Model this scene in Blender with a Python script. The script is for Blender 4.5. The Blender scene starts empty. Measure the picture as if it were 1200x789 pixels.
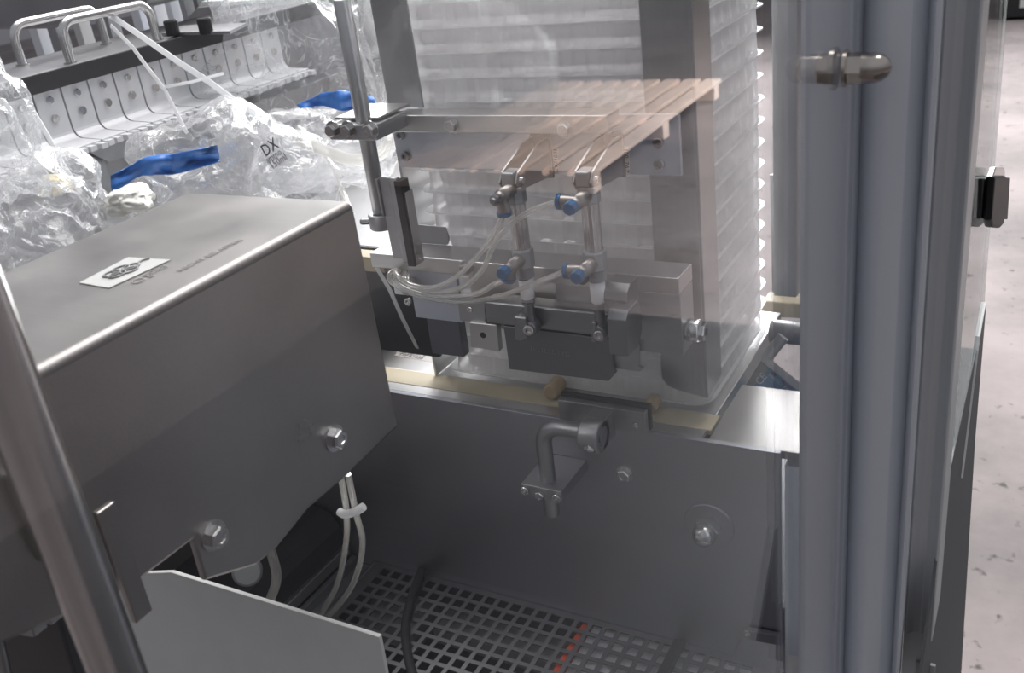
import bpy, bmesh, math, random
from mathutils import Vector, Matrix, noise
random.seed(7)
S = bpy.context.scene
CZ = 1.6                                   # eye height; the drawings below are measured from the eye

# ------------------------------------------------------------------ camera, world, lights, exposure
R = Matrix(((0.874934647, 0.106660965, -0.472348178),
            (0.469365337, -0.426714198, 0.773053151),
            (-0.119103079, -0.898074848, -0.423409996)))   # photo axes (right, down, forward) in the room
F = 1153.923
cam_data = bpy.data.cameras.new('camera'); cam = bpy.data.objects.new('camera', cam_data)
S.collection.objects.link(cam); S.camera = cam
cam_data.sensor_width = 36; cam_data.lens = F * 36 / 1200; cam_data.clip_start = 0.01; cam_data.clip_end = 200
M4 = Matrix.Identity(4)
for i in range(3):
    M4[i][0] = R[i][0]; M4[i][1] = -R[i][1]; M4[i][2] = -R[i][2]
M4[2][3] = CZ
cam.matrix_world = M4
cam_data.dof.use_dof = True; cam_data.dof.focus_distance = 0.95; cam_data.dof.aperture_fstop = 13

world = bpy.data.worlds.new('world'); S.world = world; world.use_nodes = True
wn = world.node_tree.nodes; wl = world.node_tree.links
bg = wn['Background']; bg.inputs[1].default_value = 1.0
tc = wn.new('ShaderNodeTexCoord'); sp = wn.new('ShaderNodeSeparateXYZ'); rp = wn.new('ShaderNodeValToRGB'); mp = wn.new('ShaderNodeMapRange')
wl.new(tc.outputs['Generated'], sp.inputs[0]); wl.new(sp.outputs[2], mp.inputs[0])
mp.inputs[1].default_value = -1; mp.inputs[2].default_value = 1
wl.new(mp.outputs[0], rp.inputs[0]); wl.new(rp.outputs[0], bg.inputs[0])
rp.color_ramp.elements[0].position = 0.45; rp.color_ramp.elements[0].color = (.10, .10, .11, 1)
rp.color_ramp.elements[1].position = 0.75; rp.color_ramp.elements[1].color = (.31, .32, .345, 1)

def area(name, loc, target, sx, sy, power, col=(1, 1, 1)):
    d = bpy.data.lights.new(name, 'AREA'); d.shape = 'RECTANGLE'; d.size = sx; d.size_y = sy; d.energy = power; d.color = col
    o = bpy.data.objects.new(name, d); S.collection.objects.link(o); o.location = loc
    o.rotation_euler = (Vector(target) - Vector(loc)).to_track_quat('-Z', 'Y').to_euler(); return o
area('hall_window_light', (-2.7, 7.8, 3.7), (-.6, .9, 1.2), 5.0, 2.6, 1250, (.95, .98, 1))
area('hall_skylight', (-1.0, 2.3, 4.4), (-.7, 1.2, 1), 4, 3, 200, (1, .98, .96))

S.view_settings.view_transform = 'Standard'; S.view_settings.look = 'None'
S.view_settings.gamma = 1; S.view_settings.exposure = 0.42; S.view_settings.use_curve_mapping = False
S.cycles.transparent_max_bounces = 40; S.cycles.max_bounces = 8

# ------------------------------------------------------------------ measuring
def P(px, py, X=None, Y=None, Z=None):
    """point of the scene seen at a photo pixel, on a plane of known X, Y or height"""
    d = R @ Vector(((px - 600) / F, (py - 394.5) / F, 1))
    t = X / d.x if X is not None else (Y / d.y if Y is not None else Z / d.z)
    return d * t

# ------------------------------------------------------------------ materials
MATS = {}
def newmat(name):
    m = bpy.data.materials.new(name); m.use_nodes = True
    return m, m.node_tree.nodes, m.node_tree.links, m.node_tree.nodes['Principled BSDF']
def V(c): return (c[0], c[1], c[2], 1)
def metal(name, col, rough=.35, grain=(8, 8, 900), bump=.02, smudge=.25, metallic=1.0, fine=0.12):
    m, n, l, b = newmat(name)
    t = n.new('ShaderNodeTexCoord'); mpg = n.new('ShaderNodeMapping'); mpg.inputs['Scale'].default_value = grain
    l.new(t.outputs['Object'], mpg.inputs[0])
    g = n.new('ShaderNodeTexNoise'); g.inputs['Scale'].default_value = 1; g.inputs['Detail'].default_value = 4; l.new(mpg.outputs[0], g.inputs[0])
    s = n.new('ShaderNodeTexNoise'); s.inputs['Scale'].default_value = 14; s.inputs['Detail'].default_value = 5; l.new(t.outputs['Object'], s.inputs[0])
    a = n.new('ShaderNodeMath'); a.operation = 'MULTIPLY_ADD'; a.inputs[1].default_value = fine; a.inputs[2].default_value = 1 - fine / 2 - smudge / 2; l.new(g.outputs[0], a.inputs[0])
    a2 = n.new('ShaderNodeMath'); a2.operation = 'MULTIPLY_ADD'; a2.inputs[1].default_value = smudge; l.new(s.outputs[0], a2.inputs[0]); l.new(a.outputs[0], a2.inputs[2])
    mx = n.new('ShaderNodeVectorMath'); mx.operation = 'SCALE'; mx.inputs[0].default_value = col; l.new(a2.outputs[0], mx.inputs['Scale'])
    l.new(mx.outputs[0], b.inputs['Base Color'])
    r = n.new('ShaderNodeMath'); r.operation = 'MULTIPLY_ADD'; r.inputs[1].default_value = .18; r.inputs[2].default_value = rough - .09; l.new(s.outputs[0], r.inputs[0]); l.new(r.outputs[0], b.inputs['Roughness'])
    b.inputs['Metallic'].default_value = metallic
    bp = n.new('ShaderNodeBump'); bp.inputs['Strength'].default_value = bump * 4; bp.inputs['Distance'].default_value = .0008; l.new(g.outputs[0], bp.inputs['Height']); l.new(bp.outputs[0], b.inputs['Normal'])
    MATS[name] = m; return m
def plain(name, col, rough=.5, metallic=0, spec=.5, noise_amt=.15, scale=30, trans=0):
    m, n, l, b = newmat(name)
    t = n.new('ShaderNodeTexCoord'); s = n.new('ShaderNodeTexNoise'); s.inputs['Scale'].default_value = scale; s.inputs['Detail'].default_value = 5
    l.new(t.outputs['Object'], s.inputs[0])
    a = n.new('ShaderNodeMath'); a.operation = 'MULTIPLY_ADD'; a.inputs[1].default_value = noise_amt; a.inputs[2].default_value = 1 - noise_amt / 2; l.new(s.outputs[0], a.inputs[0])
    mx = n.new('ShaderNodeVectorMath'); mx.operation = 'SCALE'; mx.inputs[0].default_value = col; l.new(a.outputs[0], mx.inputs['Scale']); l.new(mx.outputs[0], b.inputs['Base Color'])
    b.inputs['Roughness'].default_value = rough; b.inputs['Metallic'].default_value = metallic; b.inputs['Specular IOR Level'].default_value = spec
    MATS[name] = m; return m
def film(name, col, opacity, rough=.12, edge=.5, bump=.0, bscale=30, white=.5, crease=False):
    """thin clear or milky plastic: see-through, with gloss and a little scattering"""
    m, n, l, b = newmat(name); out = n['Material Output']; n.remove(b)
    tr = n.new('ShaderNodeBsdfTransparent'); gl = n.new('ShaderNodeBsdfGlossy'); gl.inputs['Roughness'].default_value = rough
    df = n.new('ShaderNodeBsdfDiffuse'); df.inputs[0].default_value = V(col); tl = n.new('ShaderNodeBsdfTranslucent'); tl.inputs[0].default_value = V(col)
    m1 = n.new('ShaderNodeMixShader'); m1.inputs[0].default_value = .6; l.new(df.outputs[0], m1.inputs[1]); l.new(tl.outputs[0], m1.inputs[2])
    m2 = n.new('ShaderNodeMixShader'); m2.inputs[0].default_value = 1 - white; l.new(m1.outputs[0], m2.inputs[1]); l.new(gl.outputs[0], m2.inputs[2])
    lw = n.new('ShaderNodeLayerWeight'); lw.inputs[0].default_value = .35
    t = n.new('ShaderNodeTexCoord')
    f = n.new('ShaderNodeMath'); f.operation = 'MULTIPLY_ADD'; f.inputs[1].default_value = edge; f.inputs[2].default_value = opacity; f.use_clamp = True; l.new(lw.outputs['Facing'], f.inputs[0])
    fac = f.outputs[0]
    if bump:
        ns = n.new('ShaderNodeTexNoise'); ns.inputs['Scale'].default_value = bscale; ns.inputs['Detail'].default_value = 6; ns.inputs['Distortion'].default_value = 1.5; l.new(t.outputs['Object'], ns.inputs[0])
        if crease:
            ab = n.new('ShaderNodeMath'); ab.operation = 'SUBTRACT'; ab.inputs[1].default_value = .5; l.new(ns.outputs[0], ab.inputs[0])
            ac = n.new('ShaderNodeMath'); ac.operation = 'ABSOLUTE'; l.new(ab.outputs[0], ac.inputs[0]); h = ac.outputs[0]
            mr = n.new('ShaderNodeMapRange'); mr.inputs[1].default_value = 0; mr.inputs[2].default_value = .025; mr.inputs[3].default_value = .35; mr.inputs[4].default_value = 0; l.new(h, mr.inputs[0])
            ad = n.new('ShaderNodeMath'); ad.operation = 'ADD'; ad.use_clamp = True; l.new(f.outputs[0], ad.inputs[0]); l.new(mr.outputs[0], ad.inputs[1]); fac = ad.outputs[0]
        else: h = ns.outputs[0]
        bp = n.new('ShaderNodeBump'); bp.inputs['Strength'].default_value = 1; bp.inputs['Distance'].default_value = bump; l.new(h, bp.inputs['Height'])
        l.new(bp.outputs[0], gl.inputs['Normal']); l.new(bp.outputs[0], df.inputs['Normal'])
    m3 = n.new('ShaderNodeMixShader'); l.new(fac, m3.inputs[0]); l.new(tr.outputs[0], m3.inputs[1]); l.new(m2.outputs[0], m3.inputs[2])
    l.new(m3.outputs[0], out.inputs[0]); MATS[name] = m; return m
def pane(name, tint, ior=1.5):
    m, n, l, b = newmat(name); out = n['Material Output']; n.remove(b)
    tr = n.new('ShaderNodeBsdfTransparent'); tr.inputs[0].default_value = V(tint); gl = n.new('ShaderNodeBsdfGlossy'); gl.inputs['Roughness'].default_value = 0
    lw = n.new('ShaderNodeLayerWeight'); lw.inputs[0].default_value = .5
    pw = n.new('ShaderNodeMath'); pw.operation = 'POWER'; pw.inputs[1].default_value = 5; l.new(lw.outputs['Facing'], pw.inputs[0])
    fr = n.new('ShaderNodeMath'); fr.operation = 'MULTIPLY_ADD'; fr.inputs[1].default_value = .96; fr.inputs[2].default_value = .04; l.new(pw.outputs[0], fr.inputs[0])
    mx = n.new('ShaderNodeMixShader'); l.new(fr.outputs[0], mx.inputs[0]); l.new(tr.outputs[0], mx.inputs[1]); l.new(gl.outputs[0], mx.inputs[2]); l.new(mx.outputs[0], out.inputs[0])
    MATS[name] = m; return m

steel_h = metal('brushed steel grained sideways', (.50, .49, .485), .36, (6, 6, 700))
steel_v = metal('brushed steel grained upright', (.50, .50, .50), .36, (500, 500, 6))
cover_m = metal('matt brushed steel cover', (.43, .41, .395), .31, (5, 600, 600), .03)
panel_m = metal('dark brushed steel panel', (.40, .40, .43), .42, (4, 4, 500), .03, .2)
bright = metal('polished steel', (.62, .61, .60), .22, (20, 20, 20), .0, .15)
dull = metal('dull machined steel', (.40, .40, .41), .45, (30, 30, 300), .02)
darkst = metal('dark steel', (.27, .27, .28), .42, (20, 20, 200), .02)
alu = plain('anodised aluminium', (.70, .72, .77), .42, .25, .5, .08, 8)
alu2 = plain('grey anodised aluminium', (.60, .605, .61), .42, .25, .5, .08, 8)
cast = plain('bead blasted aluminium', (.34, .35, .36), .5, .6, .5, .15, 60)
lplate = plain('grey coated steel plate', (.66, .665, .68), .45, .2, .5, .1, 20)
black = plain('black plastic', (.012, .012, .014), .5, 0, .3)
blackmat = plain('black rubber', (.022, .022, .024), .65)
blackpl = plain('black anodised plate', (.035, .034, .037), .5, .2)
paleplate = plain('pale grey painted plate', (.66, .66, .64), .55, 0, .3)
white = plain('white plastic', (.78, .78, .78), .4)
beige = plain('beige sealing strip', (.44, .38, .27), .55, 0, .4, .3, 40)
blueknob = plain('blue plastic', (.02, .105, .24), .3)
blue = plain('bright blue film', (.03, .17, .55), .35, 0, .5, .4, 20)
bluelab = plain('light blue printed label', (.10, .30, .52), .4)
navy = plain('navy print', (.02, .05, .16), .5)
orange = plain('orange plastic', (.95, .12, .04), .5)
paper = plain('white label paper', (.40, .40, .385), .6); brassy = plain('brown-grey fitting metal', (.27, .25, .235), .35, .7)
paper2 = plain('grey label foil', (.42, .40, .38), .4, .3)
tagm = plain('cream tag', (.58, .52, .46), .6)
ink = plain('grey ink', (.16, .16, .16), .6)
smudge = plain('faded print on steel', (.22, .21, .20), .5, .4); inkd = plain('black ink', (.03, .03, .03), .6)
woodm = plain('weathered pallet wood', (.95, .72, .60), .8, 0, .2, .9, 4)
shelfm = plain('pale shelf paint', (.75, .75, .75), .5)
darkbase = plain('dark machine paint', (.05, .05, .055), .5)
corrug = plain('grey hose', (.13, .14, .16), .5)
leaf = plain('yellowed plastic', (.55, .48, .28), .6)
tray_m = film('milky tray plastic', (.93, .92, .92), .74, .25, .3, .0004, 60, .88)
bag_m = film('crinkled clear bag film', (.92, .93, .94), .15, .10, .45, .006, 22, .48, True)
hose_m = film('clear air hose', (.80, .78, .72), .40, .08, .5, 0, 0, .55)
tie_m = film('translucent nylon', (.88, .88, .88), .8, .3, .2, 0, 0, .9)
sheet_m = film('white packing film', (.95, .95, .95), .85, .3, .2, .004, 15, .85)
pane_m = pane('clear acrylic pane', (.97, .97, .975))
glass_m = pane('greenish door pane', (.80, .83, .82))

# concrete floor
# the hall floor
m, n, l, b = newmat('worn concrete')
t = n.new('ShaderNodeTexCoord'); a = n.new('ShaderNodeTexNoise'); a.inputs['Scale'].default_value = 1.3; a.inputs['Detail'].default_value = 8; a.inputs['Roughness'].default_value = .65
c = n.new('ShaderNodeTexNoise'); c.inputs['Scale'].default_value = 26; c.inputs['Detail'].default_value = 4
l.new(t.outputs['Object'], a.inputs[0]); l.new(t.outputs['Object'], c.inputs[0])
r1 = n.new('ShaderNodeValToRGB'); r1.color_ramp.elements[0].position = .35; r1.color_ramp.elements[0].color = (.115, .10, .098, 1); r1.color_ramp.elements[1].position = .7; r1.color_ramp.elements[1].color = (.225, .188, .184, 1)
r2 = n.new('ShaderNodeValToRGB'); r2.color_ramp.elements[0].position = .27; r2.color_ramp.elements[0].color = (.35, .34, .34, 1); r2.color_ramp.elements[1].position = .36; r2.color_ramp.elements[1].color = (1, 1, 1, 1)
l.new(a.outputs[0], r1.inputs[0]); l.new(c.outputs[0], r2.inputs[0])
mx = n.new('ShaderNodeMix'); mx.data_type = 'RGBA'; mx.blend_type = 'MULTIPLY'; mx.inputs[0].default_value = 1
l.new(r1.outputs[0], mx.inputs[6]); l.new(r2.outputs[0], mx.inputs[7]); l.new(mx.outputs[2], b.inputs['Base Color']); b.inputs['Roughness'].default_value = .8; b.inputs['Specular IOR Level'].default_value = .2
floor_m = m

# ------------------------------------------------------------------ mesh building
def pixplate(c, Y, dy=.005): return MB().prism([P(x, y, Y=Y) for x, y in c], (0, dy, 0))
class MB:
    def __init__(s): s.v = []; s.f = []; s.sm = []
    def add(s, vs, fs, smooth=False):
        k = len(s.v); s.v += [Vector(v) for v in vs]; s.f += [tuple(i + k for i in f) for f in fs]; s.sm += [smooth] * len(fs); return s
    def box(s, x0, x1, y0, y1, z0, z1):
        vs = [(x, y, z) for z in (z0, z1) for y in (y0, y1) for x in (x0, x1)]
        return s.add(vs, [(0, 2, 3, 1), (4, 5, 7, 6), (0, 1, 5, 4), (1, 3, 7, 5), (3, 2, 6, 7), (2, 0, 4, 6)])
    def prism(s, pts, off):
        """closed outline pushed by a vector"""
        n = len(pts); off = Vector(off); vs = [Vector(p) for p in pts] + [Vector(p) + off for p in pts]
        return s.add(vs, [tuple(range(n))[::-1], tuple(range(n, 2 * n))] + [(i, (i + 1) % n, n + (i + 1) % n, n + i) for i in range(n)])
    def lathe(s, p, ax, prof, seg=20, smooth=True, caps=True, ph=0):
        p = Vector(p); ax = Vector(ax).normalized(); u = ax.orthogonal().normalized(); w = ax.cross(u)
        if abs(ax.z) < .5: u = ax.cross(Vector((0, 0, 1))).normalized(); w = ax.cross(u)
        vs = []; fs = []
        for (h, r) in prof:
            for i in range(seg):
                t = 2 * math.pi * i / seg + ph; vs.append(p + ax * h + (u * math.cos(t) + w * math.sin(t)) * r)
        for j in range(len(prof) - 1):
            for i in range(seg): fs.append((j * seg + i, j * seg + (i + 1) % seg, (j + 1) * seg + (i + 1) % seg, (j + 1) * seg + i))
        s.add(vs, fs, smooth)
        if caps:
            k = len(prof) - 1
            s.add(vs[:seg], [tuple(range(seg))[::-1]]); s.add(vs[k * seg:], [tuple(range(seg))])
        return s
    def cyl(s, p, ax, r, h, seg=20, c=0):
        prof = [(0, r), (h, r)] if not c else [(0, r - c), (c, r), (h - c, r), (h, r - c)]
        return s.lathe(p, ax, prof, seg)
    def hexa(s, p, ax, r, h): return s.lathe(p, ax, [(0, r), (h * .85, r), (h, r * .86)], 6, False, True, .3)
    def bolt(s, p, ax, r=.0062, h=.005, washer=True):
        """washer, hexagon head, a shallow dimple"""
        ax = Vector(ax).normalized(); q = Vector(p)
        if washer: s.lathe(q, ax, [(0, r * 1.32), (.0012, r * 1.32)], 20)
        q = q + ax * (.0012 if washer else 0)
        s.lathe(q, ax, [(0, r), (h * .8, r), (h, r * .85), (h, r * .5), (h * .85, r * .42)], 6, False, True, .3); return s
    def socket(s, p, ax, r=.005, h=.004):
        s.lathe(p, ax, [(0, r), (h * .8, r), (h, r * .85), (h, r * .5), (h * .3, r * .5)], 18, False); return s
    def tube(s, pts, r, seg=10, sub=6, smooth=True):
        pts = [Vector(p) for p in pts]; path = []
        if sub > 1:
            q = [pts[0] * 2 - pts[1]] + pts + [pts[-1] * 2 - pts[-2]]
            for i in range(1, len(q) - 2):
                for k in range(sub):
                    t = k / sub; a, b_, c_, d = q[i - 1:i + 3]
                    path.append(.5 * ((2 * b_) + (c_ - a) * t + (2 * a - 5 * b_ + 4 * c_ - d) * t * t + (3 * b_ - a - 3 * c_ + d) * t ** 3))
            path.append(pts[-1])
        else: path = pts
        up = None; vs = []
        for i, p in enumerate(path):
            d = (path[min(i + 1, len(path) - 1)] - path[max(i - 1, 0)]).normalized()
            if up is None: up = d.orthogonal().normalized()
            up = (up - d * up.dot(d)).normalized(); w = d.cross(up)
            for k in range(seg):
                t = 2 * math.pi * k / seg; vs.append(p + (up * math.cos(t) + w * math.sin(t)) * r)
        fs = [(i * seg + k, i * seg + (k + 1) % seg, (i + 1) * seg + (k + 1) % seg, (i + 1) * seg + k) for i in range(len(path) - 1) for k in range(seg)]
        s.add(vs, fs, smooth); m_ = len(path) - 1
        s.add(vs[:seg], [tuple(range(seg))[::-1]]); s.add(vs[m_ * seg:], [tuple(range(seg))]); return s
    def strap(s, pts, w, th, nrm=(0, -1, 0)):
        """flat band through points"""
        pts = [Vector(p) for p in pts]; nrm = Vector(nrm); vs = []
        for i, p in enumerate(pts):
            d = (pts[min(i + 1, len(pts) - 1)] - pts[max(i - 1, 0)]).normalized(); u = d.cross(nrm).normalized(); k = u.cross(d)
            vs += [p + u * w / 2 + k * th / 2, p - u * w / 2 + k * th / 2, p - u * w / 2 - k * th / 2, p + u * w / 2 - k * th / 2]
        fs = [(i * 4 + k, i * 4 + (k + 1) % 4, i * 4 + 4 + (k + 1) % 4, i * 4 + 4 + k) for i in range(len(pts) - 1) for k in range(4)]
        return s.add(vs, fs + [(3, 2, 1, 0), tuple(range(len(vs) - 4, len(vs)))])
    def build(s, name, mat, parent=None, label=None, cat=None, group=None, kind=None, bevel=0, origin=None):
        vs = [Vector((v.x, v.y, v.z + CZ)) for v in s.v]
        if parent is not None: off = wloc(parent)
        elif origin is not None: off = Vector(origin) + Vector((0, 0, CZ))
        else:
            lo = [min(v[i] for v in vs) for i in range(3)]; hi = [max(v[i] for v in vs) for i in range(3)]
            off = Vector(((lo[0] + hi[0]) / 2, (lo[1] + hi[1]) / 2, lo[2]))
        me = bpy.data.meshes.new(name); me.from_pydata([v - off for v in vs], [], s.f)
        me.polygons.foreach_set('use_smooth', s.sm); me.materials.append(mat); me.update()
        bm = bmesh.new(); bm.from_mesh(me); bmesh.ops.recalc_face_normals(bm, faces=bm.faces); bm.to_mesh(me); bm.free()
        o = bpy.data.objects.new(name, me); S.collection.objects.link(o)
        if parent is not None: o.parent = parent
        else: o.location = off
        if bevel:
            md = o.modifiers.new('bevel', 'BEVEL'); md.width = bevel; md.segments = 2; md.limit_method = 'ANGLE'; md.angle_limit = .7
        return tag(o, label, cat, group, kind)
def wloc(o):
    p = Vector(o.location)
    while o.parent: o = o.parent; p += Vector(o.location)
    return p
def tag(o, label=None, cat=None, group=None, kind=None):
    if label: o['label'] = label
    if cat: o['category'] = cat
    if group: o['group'] = group
    if kind: o['kind'] = kind
    return o
def thing(name, loc, label, cat, group=None):
    o = bpy.data.objects.new(name, None); o.empty_display_size = .05; S.collection.objects.link(o)
    o.location = (loc[0], loc[1], loc[2] + CZ); return tag(o, label, cat, group)
def copy_tree(o, parent=None):
    c = o.copy(); S.collection.objects.link(c); c.parent = parent
    for ch in list(o.children): copy_tree(ch, c)
    return c
def lettering(name, text, size, origin, xdir, ydir, mat, parent, depth=.0001, shear=0):
    cu = bpy.data.curves.new(name, 'FONT'); cu.body = text; cu.size = size; cu.extrude = depth; cu.resolution_u = 2; cu.shear = shear
    tmp = bpy.data.objects.new('tmp', cu); S.collection.objects.link(tmp)
    me = bpy.data.meshes.new_from_object(tmp); bpy.data.objects.remove(tmp)
    x = Vector(xdir).normalized(); y = Vector(ydir); y = (y - x * y.dot(x)).normalized(); z = x.cross(y); o0 = Vector(origin) + Vector((0, 0, CZ)) - wloc(parent)
    for v in me.vertices:
        c = v.co.copy(); v.co = o0 + x * c.x + y * c.y + z * c.z
    me.materials.clear(); me.materials.append(mat)
    o = bpy.data.objects.new(name, me); S.collection.objects.link(o); o.parent = parent; return o

# ================================================================== THE SETTING
fm = MB(); fm.box(-16, 12, -6, 22, -1.7, -1.6); fm.build('floor', floor_m, kind='structure')
wm = MB(); wm.box(-16, 12, 22, 22.2, -1.6, 5); wm.build('wall_back', plain('pale hall wall', (.6, .6, .6), .7), kind='structure')

# ================================================================== MACHINE BASE
base = thing('machine_base', (-.55, .9, -1.6), 'dark machine base cabinet under the perforated sheet and tray table', 'cabinet')
b_ = MB(); b_.box(-.95, -.28, .80, 1.05, -1.6, -.53); b_.box(-.28, -.15, .80, 1.3, -1.6, -.72); b_.build('cabinet_body', darkbase, base, bevel=.003)
b_ = MB(); b_.box(-.95, -.12, .30, .80, -1.6, -.90); b_.build('front_body', darkbase, base, bevel=.003)
b_ = MB(); b_.box(-.405, -.15, .42, .758, -.772, -.768); b_.build('inner_shelf', shelfm, base)
b_ = MB(); b_.box(-.70, -.62, .70, .758, -.83, -.80); b_.box(-.60, -.43, .715, .758, -.82, -.80); b_.build('inner_rail', plain('grey inner rail', (.2, .2, .2), .5), base)
b_ = MB(); b_.box(-.418, -.407, .42, .758, -.772, -.7665); b_.build('orange_strip', orange, base, label='orange strip seen through the holes')

side = thing('side_panel', (-.55, .765, -.77), 'dark brushed steel side panel below the tray stack', 'panel')
b_ = MB(); b_.prism([(-.95, .76, -.507), (-.198, .76, -.503), (-.198, .76, -.77), (-.95, .76, -.77)], (0, .006, 0)); b_.build('panel_sheet', panel_m, side, bevel=.0005)
b_ = MB(); b_.prism([(-.95, .7665, -.507), (-.274, .7665, -.504), (-.274, .781, -.504), (-.95, .781, -.507)], (0, 0, -.004)); b_.build('top_flange', steel_h, side)
b_ = MB(); b_.prism([(-.95, .782, -.507), (-.27, .782, -.504), (-.27, .812, -.504), (-.95, .812, -.507)], (0, 0, -.006)); b_.build('sealing_strip', beige, side, bevel=.001)
pn = P(731, 557, Y=.757)
b_ = MB(); b_.bolt((pn.x, .76, pn.z), (0, -1, 0), .0072, .006); b_.build('hex_bolt', bright, side)
pn = P(830, 618, Y=.757)
b_ = MB(); b_.lathe((pn.x, .76, pn.z), (0, -1, 0), [(0, .0255), (.0015, .0255), (.0022, .0245)], 40); b_.build('round_washer', panel_m, side)
b_ = MB(); b_.lathe((pn.x, .7575, pn.z), (0, -1, 0), [(0, .0135), (.010, .0135), (.0115, .0125)], 6, False, True, .2)
b_.lathe((pn.x, .746, pn.z), (0, -1, 0), [(0, .0118), (.004, .0118), (.009, .0095), (.0125, .0055), (.0138, .0005)], 24); b_.build('cap_nut', bright, side)
b_ = MB(); b_.prism([P(875, 739, Y=.752), P(912, 746, Y=.752), P(914, 830, Y=.752), P(826, 830, Y=.752)], (0, .006, 0)); b_.build('corner_plate', panel_m, side, bevel=.0005)
b_ = MB(); b_.socket(P(875, 742, Y=.752), (0, -1, 0), .0042, .002); b_.build('screw', bright, side)

b_ = MB(); b_.box(-.1975, -.10, .775, .80, -1.6, -.525); b_.build('reflection_tone_sheet', alu, label='blue-grey sheet added for the bluish reflection tone beside the dark side panel, under the small steel shelf', cat='panel')  # added sheet; its blue-grey stands in for a reflection gradient on the panel
lg = MB(); lg.prism([(-.268, .767, -.505), (-.10, .767, -.503), (-.10, .88, -.503), (-.268, .88, -.505)], (0, 0, -.009)); lg.build('corner_shelf', cover_m, label='small flat steel shelf at the right end of the side panel', cat='shelf', bevel=.0012)
tg = thing('cable_tag', P(930, 790, Y=.74), 'cream printed tag at the foot of the blue-grey sheet', 'tag')
a0, a1, a2, a3 = P(925, 769, Y=.745), P(937, 771, Y=.745), P(929, 815, Y=.745), P(915, 812, Y=.745)
b_ = MB(); b_.prism([a0, a1, a2, a3], (0, .001, 0)); b_.build('tag_card', tagm, tg)
lettering('tag_print', '4-503', .0065, a2.lerp(a3, .45) + Vector((0, -.0006, .003)), a0 - a3, a3 - a2, ink, tg)

# perforated sheet
pf = thing('perforated_sheet', (-.45, .6, -.762), 'dark perforated steel sheet with square holes below the side panel', 'grating')
b_ = MB(); pit = .0168; hw = .0058; X0 = -.398 - 17 * pit; Y0 = .745 - 21 * pit; nx = 28; ny = 22; zt = -.761; zb = -.7625
def vx(i, j, z): return (X0 + (i // 2) * pit + (hw if i % 2 else -hw), Y0 + (j // 2) * pit + (hw if j % 2 else -hw), z)
vs = [vx(i, j, z) for z in (zt, zb) for j in range(2 * ny) for i in range(2 * nx)]; W = 2 * nx; N = W * 2 * ny; fs = []
for j in range(2 * ny - 1):
    for i in range(W - 1):
        a = j * W + i
        if i % 2 == 0 and j % 2 == 0:
            for p, q in ((a, a + 1), (a + 1, a + 1 + W), (a + 1 + W, a + W), (a + W, a)): fs.append((p, p + N, q + N, q))
        else: fs.append((a, a + 1, a + 1 + W, a + W)); fs.append((a + N, a + N + W, a + N + W + 1, a + N + 1))
b_.add(vs, fs); b_.build('perforated_field', darkst, pf)
xa = X0 - hw; xb = X0 + (nx - 1) * pit + hw; ya = Y0 - hw; yb = Y0 + (ny - 1) * pit + hw
b_ = MB(); b_.box(xa - .022, xa, ya - .02, .7595, zb, zt); b_.box(xb, xb + .03, ya - .02, .7595, zb, zt); b_.box(xa, xb, yb, .7595, zb, zt); b_.box(xa, xb, ya - .02, ya, zb, zt)
b_.build('sheet_border', darkst, pf)
b_ = MB(); b_.box(xa - .018, xa - .016, ya, .758, zt, zt + .001); b_.build('border_ridge', dull, pf)
b_ = MB(); b_.box(-.80, xa - .0235, .45, .7595, -.775, -.770); b_.build('step_plate', dull, label='grey step plate left of the perforated sheet', cat='plate')
def on_sheet(*pts, z=-.7545): return [P(x, y, Z=z) for x, y in pts]
b_ = MB(); b_.tube([P(494, 668, Y=.757)] + on_sheet((489, 682), (479, 712), (475, 745), (483, 789), (500, 830)), .0052, 12); b_.build('black_cable', blackmat, label='thick black cable lying over the perforated sheet, nearer the hoses', cat='cable')
b_ = MB(); b_.strap([P(x, y, Z=-.7585) for x, y in ((797, 752), (786, 774), (772, 800), (750, 840))], .012, .004, (0, 0, 1)); b_.build('black_band', blackmat, label='flat black band across the perforated sheet near the corner plate', cat='cable')

# table behind the seal
tb = thing('tray_table', (-.5, .95, -.53), 'flat steel table under the clear tray stack', 'table')
b_ = MB(); b_.prism([(-.95, .813, -.508), (-.274, .813, -.505), (-.274, 1.06, -.505), (-.95, 1.06, -.508)], (0, 0, -.02)); b_.build('table_top', steel_h, tb, bevel=.001)
q = [P(x, y, Z=-.5068) for x, y in ((462, 417), (506, 425), (517, 417), (469, 409))]
b_ = MB(); b_.prism(q, (0, 0, .0004)); b_.build('type_label', paper2, tb, label='grey foil label with small print')
for i, tx in enumerate(('ACHTUNG 24V', 'NR 0817 - 3', 'TYP 4 / 220')):
    lettering('label_print', tx, .0075, q[3].lerp(q[0], .28 + .3 * i) + (q[1] - q[0]) * (.04 + .02 * i) + Vector((0, 0, .0006)), q[1] - q[0], q[3] - q[0], inkd, tb)
for nm, x, ya_, yb_, r_, lb in (('wooden_peg', -.447, .792, .845, .0085, 'tan round wooden peg lying under the pusher blade'), ('short_peg', -.337, .794, .812, .0075, 'short tan peg end beside the black pad on the panel edge')):
    b_ = MB(); b_.cyl((x, ya_, -.4965 + (r_ - .0075)), (0, 1, 0), r_, yb_ - ya_, 20, .0015); b_.build(nm, plain(nm + ' wood', (.42, .32, .2), .55, 0, .4, .3, 40), label=lb, cat='peg')

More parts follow.
